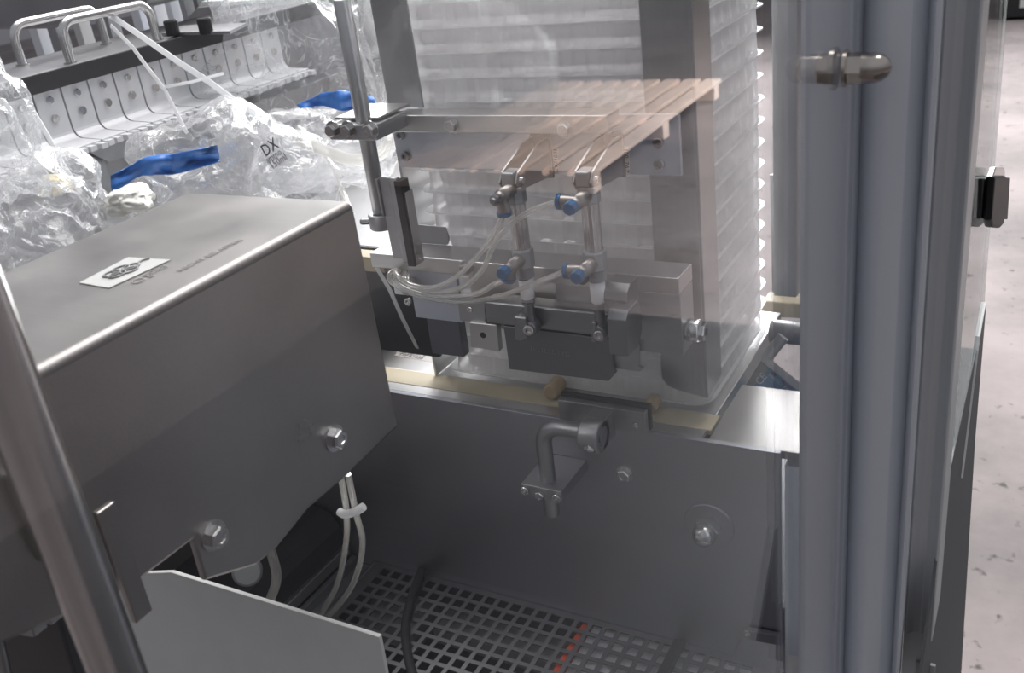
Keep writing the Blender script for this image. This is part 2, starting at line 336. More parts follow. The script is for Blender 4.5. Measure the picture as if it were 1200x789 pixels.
# ================================================================== STACK OF TRAYS
def tray_mesh():
    b = MB(); x0, x1, y0, y1 = -.592, -.281, .8135, 1.04
    def outline(ins, z, rad, wav=0):
        pts = []; xa, xb, ya, yb = x0 + ins, x1 - ins * .35, y0 + ins * .1, y1 - ins; n_ = 12
        segs = [((xa + rad, ya), (xb - rad, ya)), ((xb, ya + rad), (xb, yb - rad)), ((xb - rad, yb), (xa + rad, yb)), ((xa, yb - rad), (xa, ya + rad))]
        nr = [(0, -1), (1, 0), (0, 1), (-1, 0)]; cn = [(xb - rad, ya + rad), (xb - rad, yb - rad), (xa + rad, yb - rad), (xa + rad, ya + rad)]
        for k, ((ax_, ay_), (bx_, by_)) in enumerate(segs):
            m_ = 60 if k % 2 == 0 else 44
            for i in range(m_ + 1):
                t_ = i / m_; w_ = wav * (1 if (i // 3) % 2 else 0) if 1 < i < m_ - 1 else 0
                pts.append((ax_ + (bx_ - ax_) * t_ - nr[k][0] * w_, ay_ + (by_ - ay_) * t_ - nr[k][1] * w_, z))
            a0_ = [-90, 0, 90, 180][k]
            for i in range(1, 6):
                a_ = math.radians(a0_ + 90 * i / 6); pts.append((cn[k][0] + rad * math.cos(a_), cn[k][1] + rad * math.sin(a_), z))
        return pts
    rings = [outline(0, -.0012, .022), outline(0, 0, .022), outline(.010, 0, .018), outline(.0115, .003, .017, .0010), outline(.014, .0205, .015, .0010), outline(.016, .0222, .014), outline(.026, .0222, .012), outline(.030, .008, .010, .003)]
    n_ = len(rings[0]); vs = [p for r_ in rings for p in r_]
    fs = [(j * n_ + i, j * n_ + (i + 1) % n_, (j + 1) * n_ + (i + 1) % n_, (j + 1) * n_ + i) for j in range(len(rings) - 1) for i in range(n_)]
    fs.append(tuple(range((len(rings) - 1) * n_, len(rings) * n_))); b.add(vs, fs, False); return b
ordn = ['lowest', 'second', 'third', 'fourth', 'fifth', 'sixth', 'seventh', 'eighth', 'ninth', 'tenth', 'eleventh', 'twelfth', 'thirteenth', 'fourteenth', 'fifteenth', 'sixteenth', 'seventeenth', 'eighteenth', 'nineteenth', 'twentieth']
tray0 = None
for k in range(20):
    lb = 'lowest milky plastic tray, resting on the steel table' if k == 0 else f'milky plastic tray, {ordn[k]} from the bottom of the stack'
    if tray0 is None: tray0 = tray_mesh().build('plastic_tray', tray_m, label=lb, cat='tray', group='milky plastic trays in the stack', origin=(0, 0, 0)); o = tray0
    else: o = tray0.copy(); S.collection.objects.link(o); o['label'] = lb
    o.location = (random.uniform(-.0006, .0006), random.uniform(-.0005, .0005), CZ - .4975 + k * .0233)

# ================================================================== MAGAZINE FRAME
mg = thing('magazine_frame', (-.45, .82, -.505), 'steel magazine frame of rails and bars holding the tray stack', 'frame')
b_ = MB(); c_ = [(-.323, -.462), (-.318, -.470), (-.310, -.473), (-.279, -.478), (-.279, .06), (-.323, .06)]
b_.prism([(x, .797, z) for x, z in c_], (0, .003, 0)); b_.prism([(-.279, .797, -.478), (-.279, .84, -.474), (-.279, .84, .06), (-.279, .797, .06)], (.0025, 0, 0)); b_.build('guide_rail', steel_v, mg, bevel=.0006)
b_ = MB(); b_.box(-.603, -.600, .808, .862, -.505, .06); b_.build('guide_rail', steel_v, mg, bevel=.0006)
b_ = MB(); b_.box(-.2805, -.2545, 1.052, 1.055, -.48, .06); b_.box(-.2565, -.2545, 1.055, 1.08, -.48, .06); b_.build('guide_rail', steel_v, mg, bevel=.0006)
a0 = P(435, 0, Y=.797); a1 = P(476, 0, Y=.797); b_ = MB(); b_.box(a0.x, a1.x, .797, .7995, -.196, .06); b_.build('guide_rail', steel_v, mg, bevel=.0006)
b_ = MB(); b_.box(-.557, -.338, .750, .776, -.2075, -.1915); b_.build('upper_bar', steel_h, mg, bevel=.0008)
for px_, py_ in ((530, 147), (662, 151)):
    p = P(px_, py_, Y=.750); b_ = MB(); b_.bolt(p, (0, -1, 0), .0058, .0045); b_.build('hex_bolt', bright, mg)
b_ = MB(); b_.box(-.578, -.2855, .777, .782, -.2505, -.197); b_.build('cross_plate', plain('blue-grey steel plate', (.46, .49, .55), .38, .6, .5, .1, 20), mg, bevel=.0006)
for px_, py_ in ((476, 183), (470, 158), (772, 167), (773, 192)):
    p = P(px_, py_, Y=.777); b_ = MB(); b_.socket((p.x, .777, p.z), (0, -1, 0), .0048, .0035); b_.build('socket_screw', darkst, mg)
b_ = MB(); b_.box(-.594, -.541, .700, .752, -.2015, -.1875); b_.build('clamp_block', dull, mg, bevel=.0008)
b_ = MB(); b_.box(-.594, -.545, .712, .765, -.1855, -.1835); b_.build('clamp_cover', steel_h, mg)
for px_ in (391, 409, 435):
    p = P(px_, 152, Y=.700); b_ = MB(); b_.bolt((p.x, .70, p.z), (0, -1, 0), .0062, .006); b_.build('hex_bolt', bright, mg)
for sx, tx in ((729, '10017AZ'), (646, '10012AZ')):
    q_ = [P(sx + 1, 171, Y=.7768), P(sx + 8, 172, Y=.7768), P(sx + 9, 204, Y=.7768), P(sx + 2, 203, Y=.7768)]
    b_ = MB(); b_.prism(q_, (0, -.0003, 0)); b_.build('printed_sticker', tagm, mg); lettering('sticker_print', tx, .0058, q_[0] + Vector((.0012, -.0006, -.002)), q_[3] - q_[0], (1, 0, 0), inkd, mg)
# lower bar and front plates
b_ = MB(); b_.prism([(-.607, .740, -.3295), (-.279, .740, -.3295), (-.279, .7755, -.3295), (-.607, .7755, -.3295)], (0, 0, -.0155)); b_.build('lower_bar', steel_h, mg, bevel=.0008)
p = P(547, 314, Y=.740); b_ = MB(); b_.bolt(p, (0, -1, 0), .0062, .006); b_.build('hex_bolt', bright, mg)
b_ = MB(); b_.box(-.40, -.279, .742, .775, -.405, -.3455); b_.build('end_block', dull, mg, bevel=.0008)
b_ = MB(); b_.box(-.50, -.4005, .752, .760, -.405, -.3455); b_.build('face_plate', steel_h, mg, bevel=.0005)
b_ = MB(); b_.box(-.572, -.515, .752, .757, -.403, -.3455); b_.build('light_plate', plain('pale blue-grey plate', (.50, .53, .60), .4, .4), mg, bevel=.0005)
b_ = MB(); b_.box(-.578, -.538, .777, .790, -.458, -.395); b_.build('grey_pad', plain('slate grey plate', (.14, .145, .165), .45, .3), mg, bevel=.0008)
b_ = MB(); b_.box(-.72, -.579, .790, .796, -.470, -.3455); b_.build('black_plate', blackpl, mg, bevel=.0005)
b_ = MB(); b_.box(-.66, -.612, .765, .785, -.362, -.3455); b_.build('beige_block', beige, mg, bevel=.0008)
b_ = MB(); b_.cyl((-.279, .757, -.386), (1, 0, 0), .0105, .012, 24, .001); b_.lathe((-.267, .757, -.386), (1, 0, 0), [(0, .0085), (.004, .0085), (.005, .0075), (.005, .004), (.002, .004)], 6, False); b_.build('end_bolt', bright, mg)
b_ = MB(); pts = [(-.338, z_) for z_ in (0,)]
b_.prism([(-.338, .74, -.352), (-.338, .74, -.330), (-.338, .722, -.330), (-.338, .714, -.335), (-.338, .712, -.342), (-.338, .716, -.352)], (.022, 0, 0)); b_.build('stop_block', darkst, mg, bevel=.001)
b_ = MB(); p = P(510, 274, Y=.78); b_.prism([(-.575, .7756, -.3295), (-.535, .7756, -.3295), (-.532, .7756, -.322), (-.535, .7756, -.3105), (-.575, .7756, -.309)], (0, .002, 0)); b_.build('curved_lug', dull, mg, bevel=.0006)
b_ = MB(); b_.socket(P(479, 353, Y=.752), (0, -1, 0), .0042, .003); b_.build('socket_screw', bright, mg)

# upright rod with its sensor holder
rod = thing('clamp_rod', (-.562, .715, -.29), 'upright round steel rod held by the clamp block left of the tray stack', 'rod')
b_ = MB(); b_.cyl((-.5625, .7135, -.284), (0, 0, 1), .0074, .203, 28, .0008); b_.build('rod_shaft', steel_v, rod)
b_ = MB(); b_.lathe((-.5625, .7135, -.290), (0, 0, 1), [(0, .0115), (.001, .0125), (.014, .0125), (.015, .0115), (.015, .0076), (.0002, .0076), (0, .0115)], 28, True, False)
b_.prism([(-.555, .706, -.290), (-.538, .7065, -.290), (-.538, .7195, -.290), (-.555, .7205, -.290)], (0, 0, .0145)); b_.build('collar', dull, rod, bevel=.0006)
b_ = MB(); b_.socket((-.5745, .7095, -.283), (-1, -.3, 0), .003, .009); b_.build('clamp_screw', darkst, rod)
b_ = MB(); b_.box(-.540, -.5315, .704, .712, -.321, -.238); b_.box(-.553, -.540, .7065, .712, -.318, -.238); b_.box(-.555, -.552, .704, .712, -.275, -.238); b_.build('sensor_holder', dull, rod, bevel=.002)
b_ = MB(); b_.box(-.5312, -.5235, .700, .713, -.322, -.239); b_.build('black_pad', blackmat, rod, bevel=.0005)
b_ = MB(); b_.box(-.5233, -.5218, .702, .714, -.321, -.250); b_.build('pad_plate', bright, rod)

# ================================================================== PUSHER
pu = thing('pusher', (-.38, .70, -.42), 'grey pusher with long bar and hanging blade moved by the two air cylinders', 'pusher')
b_ = MB(); b_.box(-.468, -.338, .7235, .745, -.3850, -.3625); b_.build('pusher_bar', darkst, pu, bevel=.0012)
b_ = MB(); b_.prism([(-.327, .692, -.385), (-.327, .692, -.351), (-.327, .700, -.3445), (-.327, .722, -.3445), (-.327, .727, -.360), (-.327, .727, -.374), (-.327, .716, -.387)], (.0175, 0, 0)); b_.build('bar_end', darkst, pu, bevel=.001)
pixplate([(602, 371), (616, 373), (618, 397), (611, 401), (603, 399)], .706, .0175).build('rod_lug', darkst, pu, bevel=.001)
pixplate([(693, 378), (698, 379), (698, 402), (693, 401)], .708, .016).build('rod_lug', darkst, pu, bevel=.0006)
bl = [P(x, y, Y=.730) for x, y in ((590, 382), (717, 398), (717, 430), (722, 437), (713, 447), (597, 433))]
b_ = MB(); b_.prism(bl, (0, .004, 0)); b_.build('blade', plain('slate steel blade', (.15, .15, .165), .4, .7, .5, .15, 30), pu, bevel=.0005)
q = P(622, 411, Y=.730); q2 = P(676, 419, Y=.730)
lettering('engraving', 'HOTECDTXD', .0068, q + Vector((0, -.0003, 0)), q2 - q, (0, 0, 1), darkst, pu)
pixplate([(536, 354), (568, 353), (569, 378), (539, 376)], .730).build('square_plate', dull, pu, bevel=.0005)
pixplate([(550, 378), (582, 381), (585, 412), (552, 407)], .726, .008).build('square_plate', steel_h, pu, bevel=.0005)
b_ = MB(); b_.socket(P(551, 363, Y=.730), (0, -1, 0), .0028, .001); b_.build('screw', bright, pu)
b_ = MB(); b_.cyl(P(566, 393, Y=.7259), (0, -1, 0), .0032, .0002, 16); b_.build('hole', blackmat, pu)
pixplate([(712, 400), (748, 405), (748, 430), (753, 433), (750, 436), (714, 431)], .736, .005).build('hanger_plate', dull, pu, bevel=.0005)
b_ = MB(); b_.cyl(P(727, 414, Y=.7359), (0, -1, 0), .0032, .0003, 16); b_.build('hole', darkst, pu)

# ================================================================== AIR CYLINDERS
def cylinder(cx_, dz, lb):
    cy_ = .715; r = thing('air_cylinder', (cx_, cy_, -.386 + dz), lb, 'air cylinder', 'slim air cylinders on the cross plate')
    z = lambda v: v + dz
    # bracket bolted to the cross plate
    bx = cx_ - .008
    br = MB(); br.box(cx_ - .0125, cx_ + .0080, .773, .777, z(-.252), z(-.212)); br.build('bracket_plate', darkst, r, bevel=.0006)
    for sx in (-.0105, .0050):
        a = MB(); a.prism([(cx_ + sx, .775, z(-.214)), (cx_ + sx, .755, z(-.214)), (cx_ + sx, .712, z(-.228)), (cx_ + sx, .706, z(-.236)), (cx_ + sx, .712, z(-.244)), (cx_ + sx, .775, z(-.250))], (.002, 0, 0)); a.build('bracket_arm', dull, r, bevel=.0004)
    s_ = MB(); s_.socket((cx_ + .001, .773, z(-.2195)), (0, -1, 0), .0042, .003); s_.build('socket_screw', bright, r)
    s_ = MB(); s_.cyl((cx_ - .0135, cy_, z(-.2355)), (1, 0, 0), .0032, .0235, 16, .0006); s_.build('pivot_pin', bright, r)
    s_ = MB(); s_.box(cx_ - .008, cx_ + .0045, cy_ - .0085, cy_ + .0085, z(-.2405), z(-.2270)); s_.build('rear_eye', cast, r, bevel=.002)
    s_ = MB(); s_.lathe((cx_, cy_, z(-.2555)), (0, 0, 1), [(0, .0092), (.001, .0098), (.014, .0098), (.015, .009)], 8, False, True, .39); s_.build('end_cap', cast, r, bevel=.0008)
    s_ = MB(); s_.cyl((cx_, cy_, z(-.299)), (0, 0, 1), .0079, .044, 32); s_.build('barrel', metal('ribbed mirror barrel', (.55, .53, .52), .18, (900, 900, 4), .3, .1) if 'ribbed mirror barrel' not in MATS else MATS['ribbed mirror barrel'], r)
    s_ = MB(); s_.lathe((cx_, cy_, z(-.3155)), (0, 0, 1), [(0, .0096), (.001, .0104), (.016, .0104), (.0175, .0094)], 8, False, True, .39); s_.build('end_cap', cast, r, bevel=.0008)
    s_ = MB(); pr = []
    for i in range(9): pr += [(-.0012 * i, .0088), (-.0012 * i - .0006, .0080)]
    s_.lathe((cx_, cy_, z(-.3157)), (0, 0, 1), pr, 24, False); s_.build('threaded_neck', cast, r)
    s_ = MB(); s_.lathe((cx_, cy_, z(-.3470)), (0, 0, 1), [(0, .0056), (.001, .0064), (.0200, .0070), (.0205, .0062)], 24); s_.build('sleeve', white, r, label='white plastic sleeve')
    s_ = MB(); s_.lathe((cx_, cy_, z(-.3535)), (0, 0, 1), [(0, .0056), (.0005, .0062), (.0030, .0062), (.0033, .0052), (.0036, .0062), (.0062, .006)], 6, False); s_.build('lock_nut', darkst, r)
    s_ = MB(); s_.cyl((cx_, cy_, z(-.372)), (0, 0, 1), .0048, .019, 18); s_.lathe((cx_, cy_ - .0065, z(-.3755)), (0, 1, 0), [(0, .0068), (.001, .0076), (.012, .0076), (.013, .0068)], 20)
    s_.build('rod_end', darkst, r)
    s_ = MB(); s_.socket((cx_ + .001, cy_ - .0065, z(-.3755)), (.15, -1, 0), .0052, .004); s_.build('rod_bolt', bright, r)
    return r
cyl1 = cylinder(-.4145, -.003, 'left slim air cylinder with its two fittings, nearer the upright rod')
cyl2 = cylinder(-.344, 0, 'right slim air cylinder with blue fittings, nearer the right guide rail')
def fitting(r, x, z, port, plen, dz2=0, knob=True, top=False):
    """flow control: stem towards the viewer with a knob, hose port to one side with a blue collar"""
    e = Vector((x, .676, z - dz2)); a = Vector((x, .708, z))
    s_ = MB(); d = e - a; s_.lathe(a, d, [(0, .0062), (d.length * .55, .0062), (d.length * .56, .0048), (d.length * .8, .0048)], 16); f_ = s_.build('fitting', brassy, r)
    k = a + d * .8
    if knob: s_ = MB(); s_.lathe(k, d, [(0, .0058), (.007, .0058), (.008, .005)], 8, False); s_.build('knob', blueknob, f_, label='blue knob')
    else: s_ = MB(); s_.lathe(k, d, [(0, .0046), (.004, .0046), (.005, .003), (.007, .0026)], 10, False); s_.build('knob', darkst, f_)
    p0 = a + d * .5; port = Vector(port).normalized()
    s_ = MB(); s_.lathe(p0, port, [(0, .0055), (plen * .75, .0060)], 16); s_.build('port', brassy, f_)
    s_ = MB(); s_.lathe(p0 + port * plen * .75, port, [(0, .0068), (.0035, .0068), (.004, .006)], 18); s_.build('collar', blueknob, f_, label='blue release collar')
    return p0 + port * (plen * .75 + .003)
e1 = fitting(cyl1, -.4145, -.245, (0, .05, -1), .019, 0, False)
e2 = fitting(cyl1, -.4145, -.310, (-.35, 0, -1), .014)
e3 = fitting(cyl2, -.344, -.248, (-1, 0, 0), .019)
e4 = fitting(cyl2, -.344, -.308, (-1, 0, -.1), .019)
s_ = MB(); s_.lathe(P(683, 324, Y=.70), (0, -1, 0), [(0, .0066), (.003, .0066), (.0035, .0058), (.0035, .003), (.001, .003)], 22, False); s_.build('ring_nut', blackpl, cyl2)
s_ = MB(); s_.lathe((-.4145, .7135, -.3289), (0, -.25, 1), [(0, .0062), (.002, .0062), (.002, .0034), (.0005, .0034)], 20, False); s_.build('ring_nut', blackpl, cyl1)

# clear air hoses
def hose(pts, lb, r=.0024): b = MB(); b.tube(pts, r, 10, 8); return b.build('air_hose', hose_m, label=lb, cat='hose', group='clear air hoses of the cylinders')
def H(*a): return [P(x, y, Y=Y) for x, y, Y in a]
hose([e1] + H((572, 285, .700), (555, 305, .705), (533, 326, .712), (508, 337, .718), (482, 334, .722), (466, 323, .726), (463, 316, .735)), 'clear hose from the lowest port of the left cylinder\'s upper fitting')
hose([e3] + H((625, 246, .695), (600, 262, .70), (580, 285, .703), (566, 315, .706), (545, 335, .712), (515, 343, .720), (484, 340, .726), (466, 326, .732), (466, 316, .739)), 'clear hose from the right cylinder\'s upper blue collar')
hose([e2] + H((578, 334, .690), (560, 344, .70), (530, 348, .712), (500, 346, .720), (475, 338, .725), (462, 326, .730), (468, 315, .737)), 'clear hose from the left cylinder\'s lower blue collar')
hose([e4] + H((625, 333, .690), (590, 346, .700), (550, 354, .708), (515, 352, .716), (485, 345, .722), (460, 332, .725), (456, 322, .730), (462, 316, .738)), 'clear hose from the right cylinder\'s lower blue collar, lowest of the bundle')
b_ = MB()
for k in range(5): b_.tube(H((466 + 2.5 * k, 318, .742), (468 + 3 * k, 330, .735 - .002 * k), (474 + 3 * k, 343, .733), (482 + 3 * k, 340, .745), (478 + 2 * k, 322, .755), (474 + k, 312, .762)), .0021, 8, 5)
b_.build('hose_coil', hose_m, label='small coil of pale hoses under the lower bar', cat='hose')
b_ = MB(); b_.strap(H((441, 313, .762), (457, 340, .76), (471, 372, .762), (484, 398, .775), (492, 414, .80)), .0048, .001); b_.build('nylon_strap', tie_m, label='pale strap hanging over the black plate beside the cover box', cat='strap')
b_ = MB(); b_.box(-.583, -.566, .738, .744, -.372, -.358); b_.build('hose_clip', white, label='small white clip holding the hose bundle', cat='clip', bevel=.001)

# ================================================================== ROD BRACKET ON THE PANEL
rb = thing('rod_bracket', (-.39, .73, -.60), 'bent rod bracket with clamp and black pad on the dark side panel', 'bracket')
b_ = MB(); b_.box(-.4405, -.395, .700, .760, -.5615, -.5485); b_.build('mounting_block', dull, rb, bevel=.0006)
for px_, py_ in ((616, 574), (653, 583)):
    p = P(px_, py_, Y=.70); b_ = MB(); b_.socket((p.x, .70, p.z), (0, -1, 0), .0048, .004); b_.build('socket_screw', bright, rb)
p = P(634, 579, Y=.70); b_ = MB(); b_.bolt((p.x, .70, p.z), (0, -1, 0), .005, .006, False); b_.build('hex_bolt', bright, rb)
b_ = MB(); cxr, cyr = -.4175, .716; arc = [(cxr + .022 - .022 * math.cos(t), cyr, -.507 + .022 * math.sin(t)) for t in [i * math.pi / 16 for i in range(9)]]
b_.tube([(cxr, cyr, -.590), (cxr, cyr, -.55)] + arc + [(-.352, cyr, -.485)], .0080, 20, 1); b_.build('bent_rod', dull, rb)
b_ = MB(); b_.lathe((-.3725, .716, -.487), (1, 0, 0), [(0, .0155), (.001, .0165), (.019, .0165), (.020, .0155), (.020, .0095), (.018, .0090)], 32); b_.box(-.3725, -.3525, .716, .745, -.502, -.4735); b_.build('clamp_ring', dull, rb, bevel=.0005)
b_ = MB(); b_.bolt(P(692, 521, Y=.705), (0, -.5, -.7), .0058, .007, False); b_.build('hex_nut', bright, rb)
b_ = MB(); b_.box(-.4125, -.3215, .745, .7535, -.4960, -.4725); b_.build('pad_strip', dull, rb, bevel=.0006)
b_ = MB(); b_.box(-.4135, -.3195, .754, .7595, -.4965, -.4695); b_.build('black_pad', blackmat, rb, bevel=.0005)
b_ = MB(); b_.socket((-.331, .745, -.4875), (0, -1, 0), .0028, .0012); b_.build('screw', bright, rb)

# ================================================================== COVER BOX (front left)
cb = thing('cover_box', (-.53, .40, -.40), 'large matt steel cover box in the left foreground with a label on its top', 'cover')
XB = -.45; zt_ = -.2005
prof = [P(410, 240, X=XB), P(467, 500, X=XB), P(404, 561, X=XB), P(362, 597, X=XB), P(325, 643, X=XB), P(300, 664, X=XB), P(240, 682, X=XB), P(226, 634, X=XB), P(155, 688, X=XB)]
prof = [(p.y, p.z) for p in prof]; prof[0] = (.541, zt_ - .004)
outl = [(.537, zt_)] + prof + [(.12, -.30), (.12, zt_)]
b_ = MB(); pts = [Vector((XB, y, z)) for y, z in outl]; b_.prism(pts, (-.005, 0, 0)); b_.build('side_plate', cover_m, cb, bevel=.0025)
b_ = MB(); b_.box(-.615, XB - .0045, .12, .540, zt_ - .003, zt_); b_.box(-.615, -.611, .12, .54, -.36, zt_ - .003); b_.box(-.611, XB - .006, .536, .540, -.39, zt_ - .003)
b_.build('top_plate', cover_m, cb, bevel=.0022)
b_ = MB(); b_.tube([(XB - .0035, .13, zt_ - .0035), (XB - .0035, .537, zt_ - .0035)],   .0042, 14, 1); b_.build('rounded_edge', metal('dulled rounded edge', (.34, .32, .31), .55, (5, 600, 600), .03), cb)  # edge colour darkened and roughened to hold down its highlight
for px_, py_ in ((399, 515), (258, 630)):
    p = P(px_, py_, X=XB + .006); b_ = MB(); b_.bolt((XB, p.y, p.z), (1, 0, 0), .0078, .0065); b_.build('hex_bolt', bright, cb)
q = [P(x, y, Z=zt_ + .0003) for x, y in ((93, 332), (128, 338), (200, 305), (150, 302))]
b_ = MB(); b_.prism(q, (0, 0, .0004)); st = b_.build('sticker', paper, cb, label='white sticker with a grey interlaced emblem')
ctr = (q[0] + q[1] + q[2] + q[3]) / 4; u = (q[2] - q[1]).normalized(); w = Vector((0, 0, 1)).cross(u)
b_ = MB()
for k in range(5):
    a = 2 * math.pi * k / 5; c = ctr + u * (.007 * math.cos(a)) + w * (.0045 * math.sin(a)) + Vector((0, 0, .0008))
    b_.tube([c + u * .006 * math.cos(t) + w * .0045 * math.sin(t) for t in [i * math.pi / 6 for i in range(13)]], .0007, 5, 1)
b_.tube([ctr + u * .012 + Vector((0, 0, .0008)), ctr + u * .017 + w * .002 + Vector((0, 0, .0008)), ctr + u * .022 + Vector((0, 0, .0008))], .0008, 5, 4); b_.build('emblem', ink, st)
st['label'] = 'white sticker with a grey interlaced emblem'
def toptext(t, px_, py_, px2, py2, size):
    a = P(px_, py_, Z=zt_); c = P(px2, py2, Z=zt_); lettering('printing', t, size, a + Vector((0, 0, .0004)), c - a, Vector((0, 0, 1)).cross(c - a), smudge, cb)
toptext('OS', 160, 334, 200, 314, .0125)
toptext('CES', 178, 322, 205, 309, .0085)
toptext('NICHT BELASTEN', 212, 319, 285, 282, .0072)

pp = MB(); pp.prism([P(200, 671, Y=.45), P(444, 747, Y=.45), P(460, 830, Y=.45), P(118, 830, Y=.45), P(118, 674, Y=.45)], (0, .004, 0))
pp.build('pale_door', paleplate, label='pale grey flat door sheet below the cover box', cat='door', bevel=.0006)
# duct and dark parts between the cover and the panel
dk = thing('drive_housing', (-.80, .68, -.79), 'dark rounded drive housing between the cover box and the side panel', 'housing')
b_ = MB(); c_ = [(-.752, -.772), (-.752, -.715), (-.760, -.70), (-.775, -.692), (-.87, -.692), (-.87, -.772)]
b_.prism([(x, .757, z) for x, z in c_], (0, -.22, 0)); b_.build('housing_shell', blackpl, dk, bevel=.002)
b_ = MB(); b_.box(-.7518, -.744, .535, .757, -.757, -.742); b_.build('housing_rib', dull, dk, bevel=.001)
b_ = MB(); b_.box(-.742, -.735, .50, .757, -.770, -.758); b_.build('housing_foot', darkst, dk, bevel=.001)
def pair(lb, off):
    b = MB(); b.tube([P(404 + off, 556, Y=.60), P(412 + off * 1.2, 600, Y=.61), P(416 + off * 2.2, 640, Y=.625), P(404 + off * 2, 688, Y=.64), P(377 + off, 727, Y=.65), P(362, 745, Y=.655)], .0032, 10, 8)
    b.build('drain_hose', hose_m, label=lb, cat='hose')
pair('clear hose below the cover box, right one of the tied pair', 4); pair('clear hose below the cover box, left one of the tied pair', -5)
b_ = MB(); b_.tube([P(398, 600, Y=.60), P(405, 603, Y=.598), P(418, 599, Y=.598), P(426, 594, Y=.60)], .0042, 10, 4); b_.build('cable_tie', tie_m, label='white nylon tie around the two clear hoses', cat='tie')
b_ = MB(); b_.tube([P(312, 634, Y=.58), P(320, 655, Y=.58), P(324, 680, Y=.58), P(314, 710, Y=.58)], .0052, 12, 8); b_.build('short_hose', hose_m, label='short thick clear hose beside the round disc under the cover', cat='hose')
b_ = MB(); b_.lathe(P(290, 668, Y=.57), (.6, -.6, .3), [(0, .014), (.002, .016), (.008, .016), (.010, .013)], 28); b_.tube([P(294, 662, Y=.57), P(318, 643, Y=.58), P(345, 612, Y=.60)], .0022, 8, 1); b_.build('disc_valve', cast, label='round grey disc on a thin rod under the cover box', cat='valve')

# ================================================================== UPRIGHT TUBE (left front)
ut = thing('upright_tube', (-.335, .19, -1.6), 'upright polished steel tube at the left edge, very close', 'tube')
p1 = P(47, 550, Y=.19)
b_ = MB(); b_.cyl((p1.x, .19, -1.6), (0, 0, 1), .0115, 1.75, 40); b_.build('tube_shaft', bright, ut)
b_ = MB(); b_.box(-.43, -.4255, .258, .270, -.352, -.277); b_.build('flat_bracket', cover_m, label='flat upright steel strip behind the upright tube, on the cover box', cat='bracket', bevel=.0008)
dh = thing('corner_housing', (-.52, .25, -.40), 'dark steel corner housing with rounded edge at the far left bottom', 'housing')
pixplate([(-60, 545), (20, 560), (50, 652), (44, 662), (-60, 640)], .232, .006).build('housing_shell', cover_m, dh, bevel=.003)
pixplate([(-60, 648), (52, 670), (98, 830), (-60, 830)], .262, .008).build('inner_block', blackpl, dh, bevel=.002)
pixplate([(-30, 716), (26, 688), (50, 700), (61, 733), (-30, 714)], .252, .008).build('inner_plate', dull, dh, bevel=.001)
pixplate([(-30, 712), (32, 721), (40, 748), (-30, 738)], .240, .010).build('angle_plate', dull, dh, bevel=.001)
p = P(20, 732, Y=.240); b_ = MB(); b_.socket(p, (0, -1, 0), .004, .003); b_.build('screw', bright, dh)
b_ = MB(); b_.tube([P(-6, 735, Y=.235), P(14, 830, Y=.235)], .004, 12, 1); b_.build('thin_tube', dull, dh)

# ================================================================== DOOR POST (right)
XP = -.11
po = thing('door_post', (-.08, .62, -1.6), 'broad blue-grey aluminium door post in the right foreground', 'post')
def post_prof(pxY):
    out = []
    for x, Y in pxY: p = P(x, 394, Y=Y); out.append((p.x, p.y))
    return out
def extr(pr, z0, z1): b = MB(); b.prism([(x, y, z0) for x, y in pr], (0, 0, z1 - z0)); return b
pr = post_prof([(937, .590), (942, .586), (980, .585), (990, .583)]) + [(-.1085, .640), (-.138, .65)]
extr(pr, -1.6, .3).build('inner_profile', alu, po, bevel=.0008)
pr = post_prof([(993.5, .600), (999, .612), (1003, .606), (1010, .598), (1022, .592), (1036, .590), (1050, .592), (1060, .598), (1067, .606), (1070, .600), (1074, .590), (1079, .590), (1081, .600)]) + [(-.072, .622), (-.074, .66), (-.108, .66)]
b_ = extr(pr, -1.6, .3); ob = b_.build('bulged_profile', alu, po, bevel=.0008)
for pl in ob.data.polygons: pl.use_smooth = True
ob.data.set_sharp_from_angle(angle=.6)
pr = post_prof([(1078, .632), (1084, .627), (1094, .631), (1104, .633), (1112, .629), (1118, .624), (1121, .626), (1122, .634)]) + [(-.050, .68), (-.071, .68)]
b_ = extr(pr, -.560, .3); ob = b_.build('cover_strip', alu2, po, label='grey cover strip with a rounded lower end', bevel=.0008)
b_ = MB(); b_.box(-.0735, -.060, .682, .70, -1.6, .3); b_.build('back_profile', alu, po)
b_ = MB(); b_.box(-.0710, -.052, .640, .68, -1.6, -.548); b_.build('lower_profile', alu2, po)
p = P(1080, 782, Y=.640); b_ = MB(); b_.box(p.x - .004, p.x + .010, .6375, .6405, p.z - .03, p.z + .006); b_.build('small_label', paper, po, label='small pale label at the foot of the post')
nt = thing('pane_bolt', P(985, 77, X=XP), 'stainless bolt with domed cap nut through the clear pane', 'bolt')
p = P(990, 78, X=XP); by = p.y - .012; bz = p.z + .0015
b_ = MB(); b_.lathe((XP + .002, by, bz), (1, 0, 0), [(0, .0098), (.002, .0098)], 28); b_.lathe((XP + .004, by, bz), (1, 0, 0), [(0, .0085), (.0075, .0085)], 6, False, True, .1)
b_.lathe((XP + .0115, by, bz), (1, 0, 0), [(0, .0080), (.006, .0080), (.010, .0070), (.013, .0045), (.0145, .0008)], 28); b_.build('cap_nut', metal('warm polished steel', (.50, .45, .41), .2, (10, 10, 10), 0, .1), nt)
b_ = MB(); b_.lathe((XP - .002, by, bz), (-1, 0, 0), [(0, .0115), (.0025, .0115)], 28); b_.lathe((XP - .0045, by, bz), (-1, 0, 0), [(0, .0085), (.006, .0085), (.007, .0075)], 6, False, True, .1); b_.build('bolt_head', MATS['warm polished steel'], nt)
b_ = MB(); b_.box(XP - .0015, XP + .0015, -.12, .583, -.95, .35); b_.build('clear_pane', pane_m, label='large clear acrylic door pane left of the door post, with faint reflections', cat='pane')

